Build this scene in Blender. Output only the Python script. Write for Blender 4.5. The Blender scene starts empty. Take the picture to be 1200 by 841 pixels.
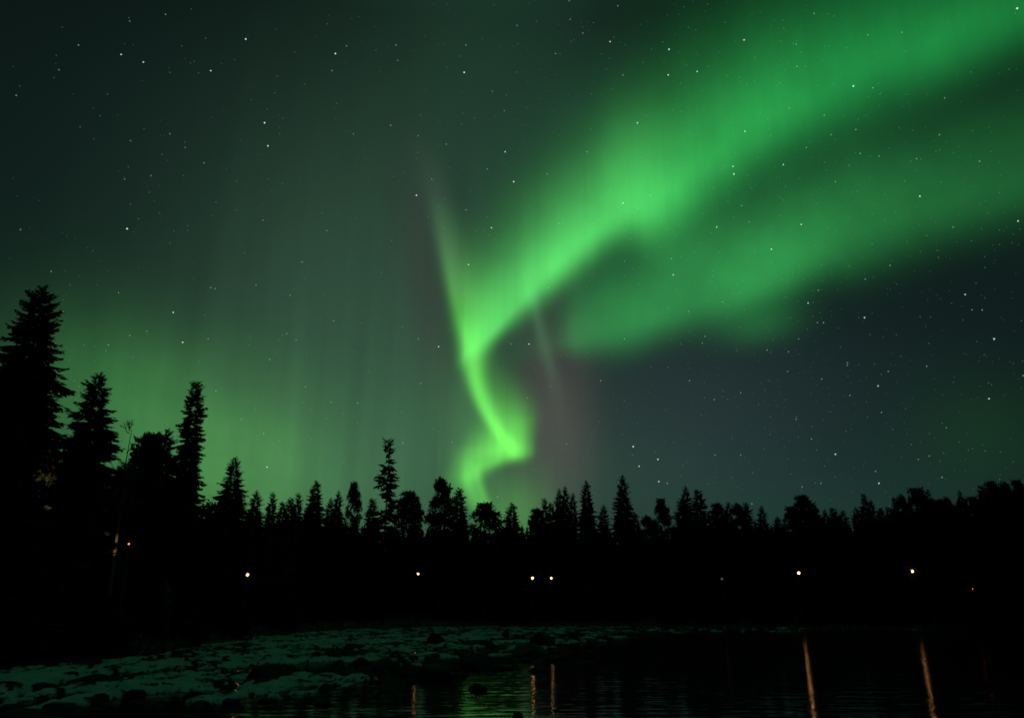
import bpy, math, random
import numpy as np
from mathutils import Vector

# ------------------------------------------------------------------ camera
SC = bpy.context.scene
COL = SC.collection
CAM_Z, PITCH, FPX = 1.7, math.radians(17.4), 950.0      # survey: eye height, tilt, focal length (photo 1200 px wide)
cam_data = bpy.data.cameras.new("camera")
cam_data.sensor_width = 36.0
cam_data.lens = FPX / 1200.0 * 36.0
cam_data.clip_end = 40000.0
cam = bpy.data.objects.new("camera", cam_data)
COL.objects.link(cam)
cam.location = (0, 0, CAM_Z)
cam.rotation_euler = (math.pi / 2 + PITCH, 0, 0)
SC.camera = cam
SC.view_settings.view_transform = 'Standard'
SC.view_settings.look = 'None'
SC.view_settings.exposure = 0.0
SC.view_settings.gamma = 1.0
SC.view_settings.use_curve_mapping = False
SC.cycles.max_bounces = 6
SC.cycles.use_denoising = True
SC.cycles.denoiser = 'OPENIMAGEDENOISE'
SC.cycles.denoising_prefilter = 'ACCURATE'
SC.cycles.filter_width = 1.8
SC.cycles.sample_clamp_indirect = 4.0

def ray(px, py):
    """direction of a photo pixel, from the place the photograph was taken"""
    x, yv = (px - 600.0) / FPX, (420.5 - py) / FPX
    c, s = math.cos(PITCH), math.sin(PITCH)
    return Vector((x, c - yv * s, s + yv * c))

def sky(px, py):
    d = ray(px, py).normalized()
    return math.degrees(math.atan2(d.x, d.y)), math.degrees(math.asin(d.z))

def lin(r, g, b):
    f = lambda v: v / 12.92 if v <= 0.04045 else ((v + 0.055) / 1.055) ** 2.4
    return tuple(f(v / 255.0) for v in (r, g, b))

# ------------------------------------------------------------------ world: night sky with aurora
world = bpy.data.worlds.new("World")
SC.world = world
world.use_nodes = True
WT = world.node_tree
WT.nodes.clear()

class S:
    """a socket with arithmetic"""
    def __init__(self, sock): self.k = sock
    def __add__(a, b): return mth('ADD', a, b)
    __radd__ = __add__
    def __sub__(a, b): return mth('SUBTRACT', a, b)
    def __rsub__(a, b): return mth('SUBTRACT', b, a)
    def __mul__(a, b): return mth('MULTIPLY', a, b)
    __rmul__ = __mul__
    def __truediv__(a, b): return mth('DIVIDE', a, b)
    def __neg__(a): return mth('MULTIPLY', a, -1.0)

def mth(op, *args):
    n = WT.nodes.new('ShaderNodeMath'); n.operation = op
    for i, a in enumerate(args):
        if isinstance(a, S): WT.links.new(a.k, n.inputs[i])
        else: n.inputs[i].default_value = float(a)
    return S(n.outputs[0])

def curve(x, pts):
    """smooth curve through (x, value) points, level beyond its ends"""
    pts = sorted(pts)
    x0, x1 = pts[0][0], pts[-1][0]
    v0, v1 = min(p[1] for p in pts), max(p[1] for p in pts)
    if v1 - v0 < 1e-9: v1 = v0 + 1e-9
    n = WT.nodes.new('ShaderNodeFloatCurve')
    cm = n.mapping.curves[0]
    q = [((p[0] - x0) / (x1 - x0), (p[1] - v0) / (v1 - v0)) for p in pts]
    cm.points[0].location = q[0]; cm.points[1].location = q[-1]
    for a in q[1:-1]: cm.points.new(*a)
    for p in cm.points: p.handle_type = 'AUTO_CLAMPED'
    n.mapping.extend = 'HORIZONTAL'
    n.mapping.update()
    WT.links.new(((x - x0) * (1.0 / (x1 - x0))).k, n.inputs['Value'])
    return S(n.outputs[0]) * (v1 - v0) + v0

def noise(vec, scale, detail=2.0, rough=0.5):
    n = WT.nodes.new('ShaderNodeTexNoise'); n.inputs['Scale'].default_value = scale
    n.inputs['Detail'].default_value = detail; n.inputs['Roughness'].default_value = rough
    WT.links.new(vec.k, n.inputs['Vector'])
    return S(n.outputs[0])

def vec(x, y, z=0.0):
    n = WT.nodes.new('ShaderNodeCombineXYZ')
    for i, a in enumerate((x, y, z)):
        if isinstance(a, S): WT.links.new(a.k, n.inputs[i])
        else: n.inputs[i].default_value = a
    return S(n.outputs[0])

tc = WT.nodes.new('ShaderNodeTexCoord')
sp = WT.nodes.new('ShaderNodeSeparateXYZ')
WT.links.new(tc.outputs['Generated'], sp.inputs[0])
DX, DY, DZ = (S(o) for o in sp.outputs)
DEG = 180.0 / math.pi
AZ = mth('ARCTAN2', DX, DY) * DEG              # azimuth, degrees right of north
EL = mth('ARCSINE', DZ) * DEG                  # elevation, degrees
K = 0.057                                      # degrees in a photo pixel, near the middle

LAYERS = []
def add(mask, col): LAYERS.append((mask, col))

def blob(px, py, sx, sy, rot=0.0, power=2.0):
    """soft oval glow; sx, sy in photo pixels"""
    a0, e0 = sky(px, py)
    c, s = math.cos(math.radians(rot)), math.sin(math.radians(rot))
    da, de = AZ - a0, EL - e0
    u = (da * c + de * s) * (1.0 / (sx * K)); v = (de * c - da * s) * (1.0 / (sy * K))
    r2 = u * u + v * v
    return mth('EXPONENT', -(mth('POWER', r2, power / 2.0)))

def band(u, v, ridge, w_up, w_dn, amp, p_up=2.0, p_dn=2.0):
    """curtain: ridge v = c(u), its own falloff on either side, its own brightness along u"""
    d = v - curve(u, ridge)
    xu = mth('MAXIMUM', d, 0.0) / curve(u, w_up)
    xd = mth('MAXIMUM', -d, 0.0) / curve(u, w_dn)
    return mth('EXPONENT', -(mth('POWER', xu, p_up) + mth('POWER', xd, p_dn))) * curve(u, amp)

def arm(rows, **k):
    """band running sideways: rows of (px, py, width_up, width_down, amp)"""
    R = [(sky(r[0], r[1]), r) for r in rows]
    return band(AZ, EL, [(a, e) for (a, e), r in R], [(a, r[2] * K) for (a, e), r in R],
                [(a, r[3] * K) for (a, e), r in R], [(a, r[4]) for (a, e), r in R], **k)

def ribbon(rows, **k):
    """band running up and down: rows of (px, py, width_left, width_right, amp)"""
    R = [(sky(r[0], r[1]), r) for r in rows]
    return band(EL, AZ, [(e, a) for (a, e), r in R], [(e, r[3] * K) for (a, e), r in R],
                [(e, r[2] * K) for (a, e), r in R], [(e, r[4]) for (a, e), r in R], **k)

low = curve(EL, [(9, 1.0), (26, 0.55), (48, 0.1)])             # streaks show near the horizon only
rays = (curve(noise(vec(AZ * 0.30, EL * 0.018), 1.0, 3.0, 0.6), [(0.25, 0.74), (0.5, 1.0), (0.75, 1.26)]) - 1.0) * low + 1.0
fine = (curve(noise(vec(AZ * 0.8, EL * 0.03, 3.0), 1.0, 3.0, 0.6), [(0.25, 0.82), (0.5, 1.0), (0.75, 1.18)]) - 1.0) * low + 1.0
soft = curve(noise(vec(AZ * 0.07, EL * 0.09, 7.0), 1.0, 2.0, 0.5), [(0.3, 0.85), (0.5, 1.0), (0.7, 1.15)])
mott = curve(noise(vec(AZ * 0.16, EL * 0.16, 11.0), 1.0, 3.0, 0.55), [(0.28, 0.72), (0.5, 1.0), (0.72, 1.28)])

# airglow: dark in the upper left and lower right, paler in the middle and near the horizon
front = curve(AZ, [(-120, 0.25), (-45, 0.75), (0, 1.0), (45, 0.7), (120, 0.25)])
base_e = curve(EL, [(-5, 1.15), (3, 1.25), (9, 1.1), (18, 0.95), (30, 0.8), (45, 0.45), (70, 0.25)])
add(base_e * front, (0.0062, 0.0162, 0.0145))
# a mauve pillar just left of the bright ribbon, where the haze is thinner
pillar = ribbon([(478, 130, 20, 16, 0.0), (486, 200, 26, 22, 0.35), (494, 270, 30, 22, 0.7), (502, 340, 32, 22, 0.8), (510, 410, 32, 22, 0.6), (520, 480, 30, 20, 0.3), (525, 560, 30, 20, 0.0)])
haze = blob(420, 430, 230, 290) * rays * (1.0 - 0.42 * pillar)
add(haze, (0.026, 0.063, 0.034))
add(pillar, (0.017, 0.005, 0.010))
add(blob(390, 560, 220, 125) * rays, (0.014, 0.050, 0.017))
add(blob(590, 90, 170, 200), (0.006, 0.022, 0.012))
add(blob(648, 490, 48, 120) * rays, (0.046, 0.018, 0.026))
add(blob(790, 470, 170, 120), (0.008, 0.010, 0.013))
add(blob(900, 480, 220, 95), (0.003, 0.006, 0.007))
add(blob(640, 560, 260, 70), (0.008, 0.014, 0.010))
# green glow low over the left woods
add(blob(165, 488, 145, 92, -20) * rays * mott, (0.019, 0.094, 0.019))
add(blob(285, 560, 108, 90, -40) * rays * mott, (0.027, 0.100, 0.014))
add(blob(60, 560, 240, 110), (0.008, 0.036, 0.009))
# teal near the right horizon and a last green patch
add(blob(860, 620, 330, 75), (0.003, 0.018, 0.0115))
add(blob(1150, 505, 70, 55), (0.001, 0.013, 0.0))
# overhead aurora glow, added above the view to brighten the snow
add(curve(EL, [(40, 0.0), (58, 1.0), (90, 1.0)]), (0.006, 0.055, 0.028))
# main arm
A_rows = [(470, 470, 60, 10, 0.0), (528, 425, 70, 14, 0.0), (545, 412, 75, 14, 0.26), (562, 400, 80, 16, 0.42), (585, 377, 80, 17, 0.50), (610, 350, 76, 22, 0.55), (650, 310, 72, 28, 0.62),
          (690, 275, 70, 30, 0.62), (728, 244, 74, 33, 0.62), (757, 236, 82, 42, 0.57), (790, 218, 86, 48, 0.46), (820, 193, 88, 50, 0.38), (900, 138, 86, 46, 0.30),
          (1000, 84, 78, 45, 0.24), (1100, 45, 66, 42, 0.22), (1200, 5, 55, 38, 0.19), (1300, -30, 55, 40, 0.15), (1500, -100, 60, 60, 0.0)]
mainarm = arm(A_rows, p_up=1.55, p_dn=2.0) * fine * (0.5 + 0.5 * mott)
warmth = curve(AZ, [(-4, 0.15), (8, 0.12), (16, 0.07), (26, 0.04)])
add(mainarm, (None, 1.0, 0.18))
add(blob(690, 190, 80, 120), (0.003, 0.014, 0.006))
# lower arm
B_rows = [(560, 420, 60, 20, 0.0), (640, 402, 50, 18, 0.03), (680, 389, 58, 26, 0.16), (730, 378, 76, 32, 0.20), (800, 350, 88, 36, 0.22), (850, 336, 80, 38, 0.26),
          (900, 313, 80, 40, 0.26), (950, 290, 80, 38, 0.21), (1000, 268, 82, 44, 0.17), (1100, 230, 78, 46, 0.12), (1200, 200, 72, 46, 0.095), (1400, 120, 70, 60, 0.0)]
add(arm(B_rows, p_up=1.8, p_dn=2.2) * (0.25 + 0.75 * mott), (0.085, 1.0, 0.20))
add(blob(893, 381, 46, 22, 8), (0.005, 0.070, 0.014))
add(blob(820, 300, 90, 30, 22), (0.004, 0.030, 0.008))
# the folded curtain: bright ribbon, its paler sheet, the hook below
add(ribbon([(496, 160, 18, 14, 0.0), (507, 210, 16, 18, 0.014), (517, 260, 14, 20, 0.030), (528, 315, 11, 22, 0.045), (538, 365, 10, 24, 0.0)]), (0.62, 1.0, 0.66))
add(ribbon([(512, 230, 12, 24, 0.0), (522, 285, 11, 40, 0.075), (531, 330, 11, 46, 0.20), (541, 370, 12, 40, 0.36), (551, 405, 13, 20, 0.56),
            (556, 440, 11, 13, 0.64), (566, 472, 10, 12, 0.62), (582, 503, 9, 11, 0.48), (598, 525, 10, 11, 0.24), (610, 545, 12, 12, 0.0)], p_up=2.0) * (0.4 + 0.6 * fine), (0.17, 1.0, 0.09))
add(ribbon([(562, 405, 14, 24, 0.0), (572, 432, 16, 30, 0.05), (582, 458, 20, 34, 0.14), (593, 482, 24, 30, 0.32), (602, 504, 28, 21, 0.50), (603, 520, 32, 19, 0.52),
            (601, 531, 34, 20, 0.36), (599, 541, 34, 20, 0.07), (596, 550, 30, 20, 0.0)], p_up=2.6) * fine, (0.17, 1.0, 0.085))
add(arm([(512, 580, 20, 18, 0.0), (536, 560, 30, 18, 0.14), (553, 549, 36, 16, 0.36), (572, 541, 38, 11, 0.46), (595, 534, 28, 8, 0.36), (612, 532, 18, 6, 0.18), (628, 531, 14, 6, 0.0)]) * fine,
    (0.18, 1.0, 0.095))
add(ribbon([(546, 520, 14, 22, 0.0), (548, 550, 12, 18, 0.2), (552, 570, 11, 13, 0.36), (559, 590, 12, 12, 0.30), (568, 608, 13, 14, 0.09), (575, 630, 14, 14, 0.0)]) * fine, (0.18, 1.0, 0.09))
add(ribbon([(556, 540, 5, 6, 0.0), (560, 560, 5, 6, 0.14), (568, 585, 5, 6, 0.16), (576, 610, 6, 6, 0.0)]), (0.18, 1.0, 0.09))
add(blob(606, 604, 38, 46) * rays, (0.042, 0.16, 0.018))
add(blob(548, 495, 46, 85) * rays, (0.016, 0.058, 0.014))
# faint pillars left of the lower arm
add(ribbon([(620, 330, 8, 9, 0.0), (629, 370, 8, 9, 0.05), (639, 410, 9, 9, 0.045), (650, 455, 10, 12, 0.02), (664, 530, 12, 14, 0.0)]), (0.35, 1.0, 0.5))

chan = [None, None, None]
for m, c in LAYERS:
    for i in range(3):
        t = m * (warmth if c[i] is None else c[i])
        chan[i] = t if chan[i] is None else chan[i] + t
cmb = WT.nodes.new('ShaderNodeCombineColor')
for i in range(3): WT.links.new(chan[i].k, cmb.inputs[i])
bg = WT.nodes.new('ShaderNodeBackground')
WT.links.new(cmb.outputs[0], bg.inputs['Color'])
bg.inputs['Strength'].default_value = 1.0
# what is left of the sun, far below the horizon
nish = WT.nodes.new('ShaderNodeTexSky'); nish.sky_type = 'NISHITA'; nish.sun_disc = False
nish.sun_elevation = math.radians(-14.0); nish.sun_rotation = math.radians(200.0)
bg2 = WT.nodes.new('ShaderNodeBackground'); bg2.inputs['Strength'].default_value = 0.05
WT.links.new(nish.outputs[0], bg2.inputs['Color'])
ash = WT.nodes.new('ShaderNodeAddShader')
WT.links.new(bg.outputs[0], ash.inputs[0]); WT.links.new(bg2.outputs[0], ash.inputs[1])
wo = WT.nodes.new('ShaderNodeOutputWorld')
WT.links.new(ash.outputs[0], wo.inputs['Surface'])
world.cycles.sampling_method = 'MANUAL'
world.cycles.sample_map_resolution = 512

# ------------------------------------------------------------------ helpers
RNG = np.random.default_rng(7)
HASH = np.random.default_rng(99).random((256, 256))

def vnoise(x, y):
    xi, yi = np.floor(x).astype(int), np.floor(y).astype(int)
    fx, fy = x - xi, y - yi
    fx, fy = fx * fx * (3 - 2 * fx), fy * fy * (3 - 2 * fy)
    h = lambda i, j: HASH[i % 256, j % 256]
    return (h(xi, yi) * (1 - fx) + h(xi + 1, yi) * fx) * (1 - fy) + (h(xi, yi + 1) * (1 - fx) + h(xi + 1, yi + 1) * fx) * fy

def fbm(x, y, octv=4, gain=0.5):
    t, a, n = 0.0, 1.0, 0.0
    for k in range(octv):
        t = t + a * vnoise(x * 2 ** k + 17.3 * k, y * 2 ** k + 5.1 * k); n += a; a *= gain
    return t / n

def sstep(a, b, x):
    t = np.clip((x - a) / (b - a), 0, 1)
    return t * t * (3 - 2 * t)

def material(name, base, rough=0.9, spec=0.3, var=None, scale=3.0, bump=0.0, bscale=20.0, metal=0.0):
    m = bpy.data.materials.new(name); m.use_nodes = True
    nt = m.node_tree; b = nt.nodes['Principled BSDF']
    b.inputs['Base Color'].default_value = (*base, 1); b.inputs['Roughness'].default_value = rough
    b.inputs['Specular IOR Level'].default_value = spec; b.inputs['Metallic'].default_value = metal
    co = nt.nodes.new('ShaderNodeTexCoord')
    if var:
        n = nt.nodes.new('ShaderNodeTexNoise'); n.inputs['Scale'].default_value = scale; n.inputs['Detail'].default_value = 4
        nt.links.new(co.outputs['Object'], n.inputs['Vector'])
        mx = nt.nodes.new('ShaderNodeMix'); mx.data_type = 'RGBA'
        mx.inputs['A'].default_value = (*base, 1); mx.inputs['B'].default_value = (*var, 1)
        nt.links.new(n.outputs[0], mx.inputs['Factor']); nt.links.new(mx.outputs['Result'], b.inputs['Base Color'])
    if bump:
        n = nt.nodes.new('ShaderNodeTexNoise'); n.inputs['Scale'].default_value = bscale; n.inputs['Detail'].default_value = 5
        nt.links.new(co.outputs['Object'], n.inputs['Vector'])
        bp = nt.nodes.new('ShaderNodeBump'); bp.inputs['Strength'].default_value = bump; bp.inputs['Distance'].default_value = 0.05
        nt.links.new(n.outputs[0], bp.inputs['Height']); nt.links.new(bp.outputs[0], b.inputs['Normal'])
    return m

def glow(name, col, strength, sample=True):
    m = bpy.data.materials.new(name); m.use_nodes = True
    b = m.node_tree.nodes['Principled BSDF']
    b.inputs['Base Color'].default_value = (0, 0, 0, 1)
    b.inputs['Emission Color'].default_value = (*col, 1); b.inputs['Emission Strength'].default_value = strength
    m.cycles.emission_sampling = 'FRONT' if sample else 'NONE'
    return m

M_NEEDLE = material('spruce needles', (0.014, 0.030, 0.014), 0.95, 0.1, (0.034, 0.052, 0.022), 1.5)
M_PINE = material('pine needles', (0.018, 0.032, 0.017), 0.95, 0.1, (0.038, 0.056, 0.028), 1.5)
M_LEAF = material('lamplit leaves', (0.05, 0.045, 0.02), 0.95, 0.1, (0.09, 0.06, 0.025), 1.5)  # brown base colour carries the warm lamplight on the small leafy tree
M_BARK = material('bark', (0.055, 0.042, 0.032), 0.95, 0.1, (0.11, 0.085, 0.065), 4.0, 0.6, 12)
M_BIRCH = material('birch bark', (0.42, 0.39, 0.34), 0.9, 0.1, (0.16, 0.14, 0.12), 5.0, 0.4, 12)
M_TWIG = material('grey twigs', (0.14, 0.12, 0.09), 0.95, 0.1, (0.22, 0.18, 0.13), 4.0)
M_ROCK = material('wet rock', (0.020, 0.021, 0.022), 0.85, 0.2, (0.045, 0.045, 0.045), 4.0, 0.6, 9)
M_SNOW = material('old snow', (0.50, 0.55, 0.56), 0.9, 0.2, (0.62, 0.66, 0.67), 6.0, 0.3, 14)
M_METAL = material('dull galvanised steel', (0.16, 0.16, 0.16), 0.6, 0.4, (0.10, 0.10, 0.10), 6.0, metal=0.6)
M_BLACK = material('matt black paint', (0.012, 0.012, 0.012), 0.9, 0.1, (0.02, 0.02, 0.02), 6.0)
M_WOOD = material('grey weathered wood', (0.10, 0.085, 0.07), 0.95, 0.1, (0.05, 0.042, 0.036), 8.0, 0.5, 15)

def mesh(name, verts, faces, mat, smooth=False):
    me = bpy.data.meshes.new(name)
    me.from_pydata([tuple(v) for v in verts], [], faces)
    if mat: me.materials.append(mat)
    if smooth: me.shade_smooth()
    me.update()
    return me

def obj(name, me, parent=None, loc=(0, 0, 0)):
    o = bpy.data.objects.new(name, me); COL.objects.link(o)
    o.location = loc
    if parent: o.parent = parent
    return o

def tag(o, label=None, cat=None, group=None, kind=None):
    if label: o['label'] = label
    if cat: o['category'] = cat
    if group: o['group'] = group
    if kind: o['kind'] = kind
    return o

def tube(path, radii, n=8, V=None, F=None, cap=True):
    V = [] if V is None else V; F = [] if F is None else F
    s0 = len(V)
    P = [Vector(p) for p in path]
    for i, p in enumerate(P):
        t = (P[min(i + 1, len(P) - 1)] - P[max(i - 1, 0)]).normalized()
        a = t.cross(Vector((0, 0, 1)) if abs(t.z) < 0.9 else Vector((1, 0, 0))).normalized(); b = t.cross(a)
        for k in range(n):
            an = 2 * math.pi * k / n
            V.append(p + (a * math.cos(an) + b * math.sin(an)) * radii[i])
    for i in range(len(P) - 1):
        for k in range(n):
            F.append((s0 + i * n + k, s0 + i * n + (k + 1) % n, s0 + (i + 1) * n + (k + 1) % n, s0 + (i + 1) * n + k))
    if cap:
        F.append(tuple(range(s0, s0 + n))); F.append(tuple(range(s0 + (len(P) - 1) * n, s0 + len(P) * n)))
    return V, F

# ------------------------------------------------------------------ the lie of the land
# shore: (azimuth deg, distance m) of the far waterline, read off the survey
SHORE_PX = [(-500, 800, 26), (0, 768, 31), (130, 762, 36), (220, 753, 46), (300, 744, 62), (400, 737, 90), (500, 734, 106), (600, 732.5, 116), (800, 733, 108), (1000, 734, 104), (1200, 734, 102), (1600, 738, 90)]
SH_A = np.array([math.degrees(math.atan2(ray(p, y).x, ray(p, y).y)) for p, y, d in SHORE_PX])
SH_D = np.array([d for p, y, d in SHORE_PX], float)
SH_A = np.concatenate([[-180, -90], SH_A, [90, 180]]); SH_D = np.concatenate([[18, 20], SH_D, [70, 18]])
# near limit of the snowy shoal, the same way: photo px on the water plane
SHOAL = [(-250, 842), (0, 840), (80, 836), (160, 824), (235, 832), (300, 828), (350, 824), (420, 812), (480, 796), (560, 782), (650, 770), (720, 753), (800, 746), (900, 744), (1000, 742), (1300, 740)]

def ground_point(px, py, z=0.0):
    d = ray(px, py)
    t = (z - CAM_Z) / d.z
    return d.x * t, d.y * t

_sp = [ground_point(p, y) for p, y in SHOAL]
SO_A = np.array([math.degrees(math.atan2(x, y)) for x, y in _sp]); SO_D = np.array([math.hypot(x, y) for x, y in _sp])

def land(x, y):
    """height and snow cover of the ground at plan points x, y (arrays)"""
    x = np.asarray(x, float); y = np.asarray(y, float)
    r = np.hypot(x, y); a = np.degrees(np.arctan2(x, y))
    wob = 4.0 * (fbm(x * 0.05 + 9, y * 0.05 + 3, 3) - 0.5) * np.clip(r / 60, 0.3, 1.5)
    sh = np.interp(a, SH_A, SH_D)
    t = r - sh - wob * 0.8
    # bed of the river, a bit of near bank underfoot
    bed = -0.55 + 0.25 * (fbm(x * 0.4, y * 0.4, 4) - 0.5)
    bed = bed + 0.62 * sstep(4.0, 2.0, r)
    # shoal of ice and snow
    so = np.interp(a, SO_A, SO_D)
    rel = (1 / np.maximum(so, 1) - 1 / np.maximum(r, 1)) * CAM_Z * FPX        # how far beyond the near limit, in survey pixels
    lo = sstep(-5.0, 8.0, rel + 10 * (fbm(x * 0.25 + 31, y * 0.25, 2) - 0.5))
    n = 0.62 * fbm(x * 0.80 + 3.7, y * 0.34 + 1.9, 5, 0.6) + 0.38 * fbm(x * 2.8 + 13, y * 1.3, 4, 0.6)
    big = fbm(x * 0.09 + 40, y * 0.05 + 8, 2)
    thr = np.interp(a, [-40, -20, -12, -6, 0, 8, 20, 40], [0.482, 0.486, 0.496, 0.514, 0.514, 0.516, 0.56, 0.565]) + 0.16 * (0.5 - big) + 0.22 * (1 - lo) + 0.035 * sstep(30, 4, rel)
    plate = sstep(-0.008, 0.014, n - thr)
    crust = 0.075 * plate + 0.10 * sstep(0.0, 0.2, n - thr)
    stones = 0.16 * sstep(0.62, 0.80, fbm(x * 2.3 + 5, y * 1.8, 3)) * lo
    shoal = -0.035 - 0.40 * (1 - lo) + crust + stones * (1 - 0.6 * plate) + 0.05 * (fbm(x * 1.6 + 8, y * 1.2, 3) - 0.5)
    plate = plate * sstep(0.0, 0.03, shoal) * (1 - sstep(0.03, 0.07, stones))
    z = np.where(rel > -14, np.maximum(bed, shoal), bed)
    # bank and the hill behind
    bank = 0.05 + 0.9 * sstep(0, 12, t) + 0.035 * np.clip(t, 0, 60) + 7.0 * sstep(60, 260, t) + 25 * sstep(260, 1500, t)
    bank = bank + (0.25 * (fbm(x * 0.5 + 2, y * 0.5, 4) - 0.5)) * sstep(0, 4, t)
    z = np.where(t > 0, np.maximum(bank, z), z)
    near = np.abs(a) < 75
    z = np.where(near, z, np.where(r > sh, np.maximum(bank, bed), bed))
    speck = sstep(0.47, 0.56, fbm(x * 1.1 + 60, y * 0.6, 4)) * sstep(9, 1, t) * sstep(-24, -16, a) * sstep(22, 8, a)
    snow = np.where(t > 0.3, speck, plate)
    snow = snow * near
    return z, snow, t

def gz(x, y):
    return float(land(np.array([x]), np.array([y]))[0][0])

# one sheet of ground and river bed, fine where the picture looks, coarse elsewhere, to the horizon
az = np.concatenate([np.arange(-180, -42, 4.0), np.arange(-42, 42.01, 0.14), np.arange(46, 180.1, 4.0)])
rr = [0.6, 2, 3, 4, 6, 8, 10]
while rr[-1] < 5000:
    r_ = rr[-1]
    rr.append(r_ + (min(max(0.05, r_ * r_ / 1615 * 0.9), 0.40) if r_ < 135 else r_ * 0.05))
rr = np.array(rr)
AA, RR = np.meshgrid(np.radians(az), rr)
GX, GY = RR * np.sin(AA), RR * np.cos(AA)
GZ, GS, GT = land(GX.ravel(), GY.ravel())
nA, nR = len(az), len(rr)
verts = np.stack([GX.ravel(), GY.ravel(), GZ], 1)
i, j = np.meshgrid(np.arange(nR - 1), np.arange(nA - 1), indexing='ij')
q = (i * nA + j).ravel()
quads = np.stack([q, q + nA, q + nA + 1, q + 1], 1)
me = bpy.data.meshes.new('ground')
me.vertices.add(len(verts)); me.vertices.foreach_set('co', verts.ravel())
me.loops.add(quads.size); me.loops.foreach_set('vertex_index', quads.ravel())
me.polygons.add(len(quads)); me.polygons.foreach_set('loop_start', np.arange(0, quads.size, 4)); me.polygons.foreach_set('loop_total', np.full(len(quads), 4))
me.update(calc_edges=True); me.shade_smooth()
at_ = me.attributes.new('snow', 'FLOAT', 'POINT'); at_.data.foreach_set('value', GS.astype(np.float32))
mg = bpy.data.materials.new('shore ground'); mg.use_nodes = True
nt = mg.node_tree; pb = nt.nodes['Principled BSDF']; pb.inputs['Roughness'].default_value = 0.95; pb.inputs['Specular IOR Level'].default_value = 0.05
atn = nt.nodes.new('ShaderNodeAttribute'); atn.attribute_name = 'snow'
geo = nt.nodes.new('ShaderNodeNewGeometry')
n1 = nt.nodes.new('ShaderNodeTexNoise'); n1.inputs['Scale'].default_value = 5.0; n1.inputs['Detail'].default_value = 6; n1.inputs['Roughness'].default_value = 0.65
nt.links.new(geo.outputs['Position'], n1.inputs['Vector'])
ad = nt.nodes.new('ShaderNodeMath'); ad.operation = 'MULTIPLY_ADD'
nt.links.new(n1.outputs[0], ad.inputs[0]); ad.inputs[1].default_value = 1.5; ad.inputs[2].default_value = -0.75
ad2 = nt.nodes.new('ShaderNodeMath'); ad2.operation = 'ADD'; nt.links.new(atn.outputs['Fac'], ad2.inputs[0]); nt.links.new(ad.outputs[0], ad2.inputs[1])
rp = nt.nodes.new('ShaderNodeMapRange'); rp.inputs['From Min'].default_value = 0.32; rp.inputs['From Max'].default_value = 0.95
nt.links.new(ad2.outputs[0], rp.inputs['Value'])
dk = nt.nodes.new('ShaderNodeMix'); dk.data_type = 'RGBA'
dk.inputs['A'].default_value = (0.016, 0.015, 0.013, 1); dk.inputs['B'].default_value = (0.045, 0.04, 0.034, 1)
nt.links.new(n1.outputs[0], dk.inputs['Factor'])
sn = nt.nodes.new('ShaderNodeMix'); sn.data_type = 'RGBA'
sn.inputs['A'].default_value = (0.20, 0.21, 0.22, 1); sn.inputs['B'].default_value = (0.78, 0.80, 0.81, 1)
n2 = nt.nodes.new('ShaderNodeTexNoise'); n2.inputs['Scale'].default_value = 1.2; n2.inputs['Detail'].default_value = 7; n2.inputs['Roughness'].default_value = 0.7
nt.links.new(geo.outputs['Position'], n2.inputs['Vector']); nt.links.new(n2.outputs[0], sn.inputs['Factor'])
fm = nt.nodes.new('ShaderNodeMix'); fm.data_type = 'RGBA'
nt.links.new(rp.outputs[0], fm.inputs['Factor']); nt.links.new(dk.outputs['Result'], fm.inputs['A']); nt.links.new(sn.outputs['Result'], fm.inputs['B'])
nt.links.new(fm.outputs['Result'], pb.inputs['Base Color'])
bp = nt.nodes.new('ShaderNodeBump'); bp.inputs['Strength'].default_value = 0.5; bp.inputs['Distance'].default_value = 0.08
nt.links.new(n1.outputs[0], bp.inputs['Height']); nt.links.new(bp.outputs[0], pb.inputs['Normal'])
me.materials.append(mg)
tag(obj('ground', me), kind='structure')

# the river: one sheet, dark and slightly ruffled
ring = [(0.0, 0.0)] + [(r * math.sin(a), r * math.cos(a)) for r in (30, 90, 300) for a in [2 * math.pi * k / 64 for k in range(64)]]
F = [(0, 1 + (k + 1) % 64, 1 + k) for k in range(64)]
for m_ in range(2):
    b0 = 1 + m_ * 64
    F += [(b0 + k, b0 + (k + 1) % 64, b0 + 64 + (k + 1) % 64, b0 + 64 + k) for k in range(64)]
mw = bpy.data.materials.new('river water'); mw.use_nodes = True
nt = mw.node_tree; pb = nt.nodes['Principled BSDF']
pb.inputs['Base Color'].default_value = (0.003, 0.004, 0.004, 1); pb.inputs['Roughness'].default_value = 0.08; pb.inputs['IOR'].default_value = 1.333
geo = nt.nodes.new('ShaderNodeNewGeometry')
mp = nt.nodes.new('ShaderNodeMapping'); mp.inputs['Scale'].default_value = (0.30, 1.0, 1.0)
nt.links.new(geo.outputs['Position'], mp.inputs['Vector'])
w1 = nt.nodes.new('ShaderNodeTexNoise'); w1.inputs['Scale'].default_value = 2.2; w1.inputs['Detail'].default_value = 3; w1.inputs['Roughness'].default_value = 0.6
w2 = nt.nodes.new('ShaderNodeTexNoise'); w2.inputs['Scale'].default_value = 0.12; w2.inputs['Detail'].default_value = 2
nt.links.new(mp.outputs[0], w1.inputs['Vector']); nt.links.new(geo.outputs['Position'], w2.inputs['Vector'])
ml = nt.nodes.new('ShaderNodeMath'); ml.operation = 'MULTIPLY'
nt.links.new(w1.outputs[0], ml.inputs[0]); nt.links.new(w2.outputs[0], ml.inputs[1])
bp = nt.nodes.new('ShaderNodeBump'); bp.inputs['Strength'].default_value = 1.0; bp.inputs['Distance'].default_value = 0.04
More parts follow.
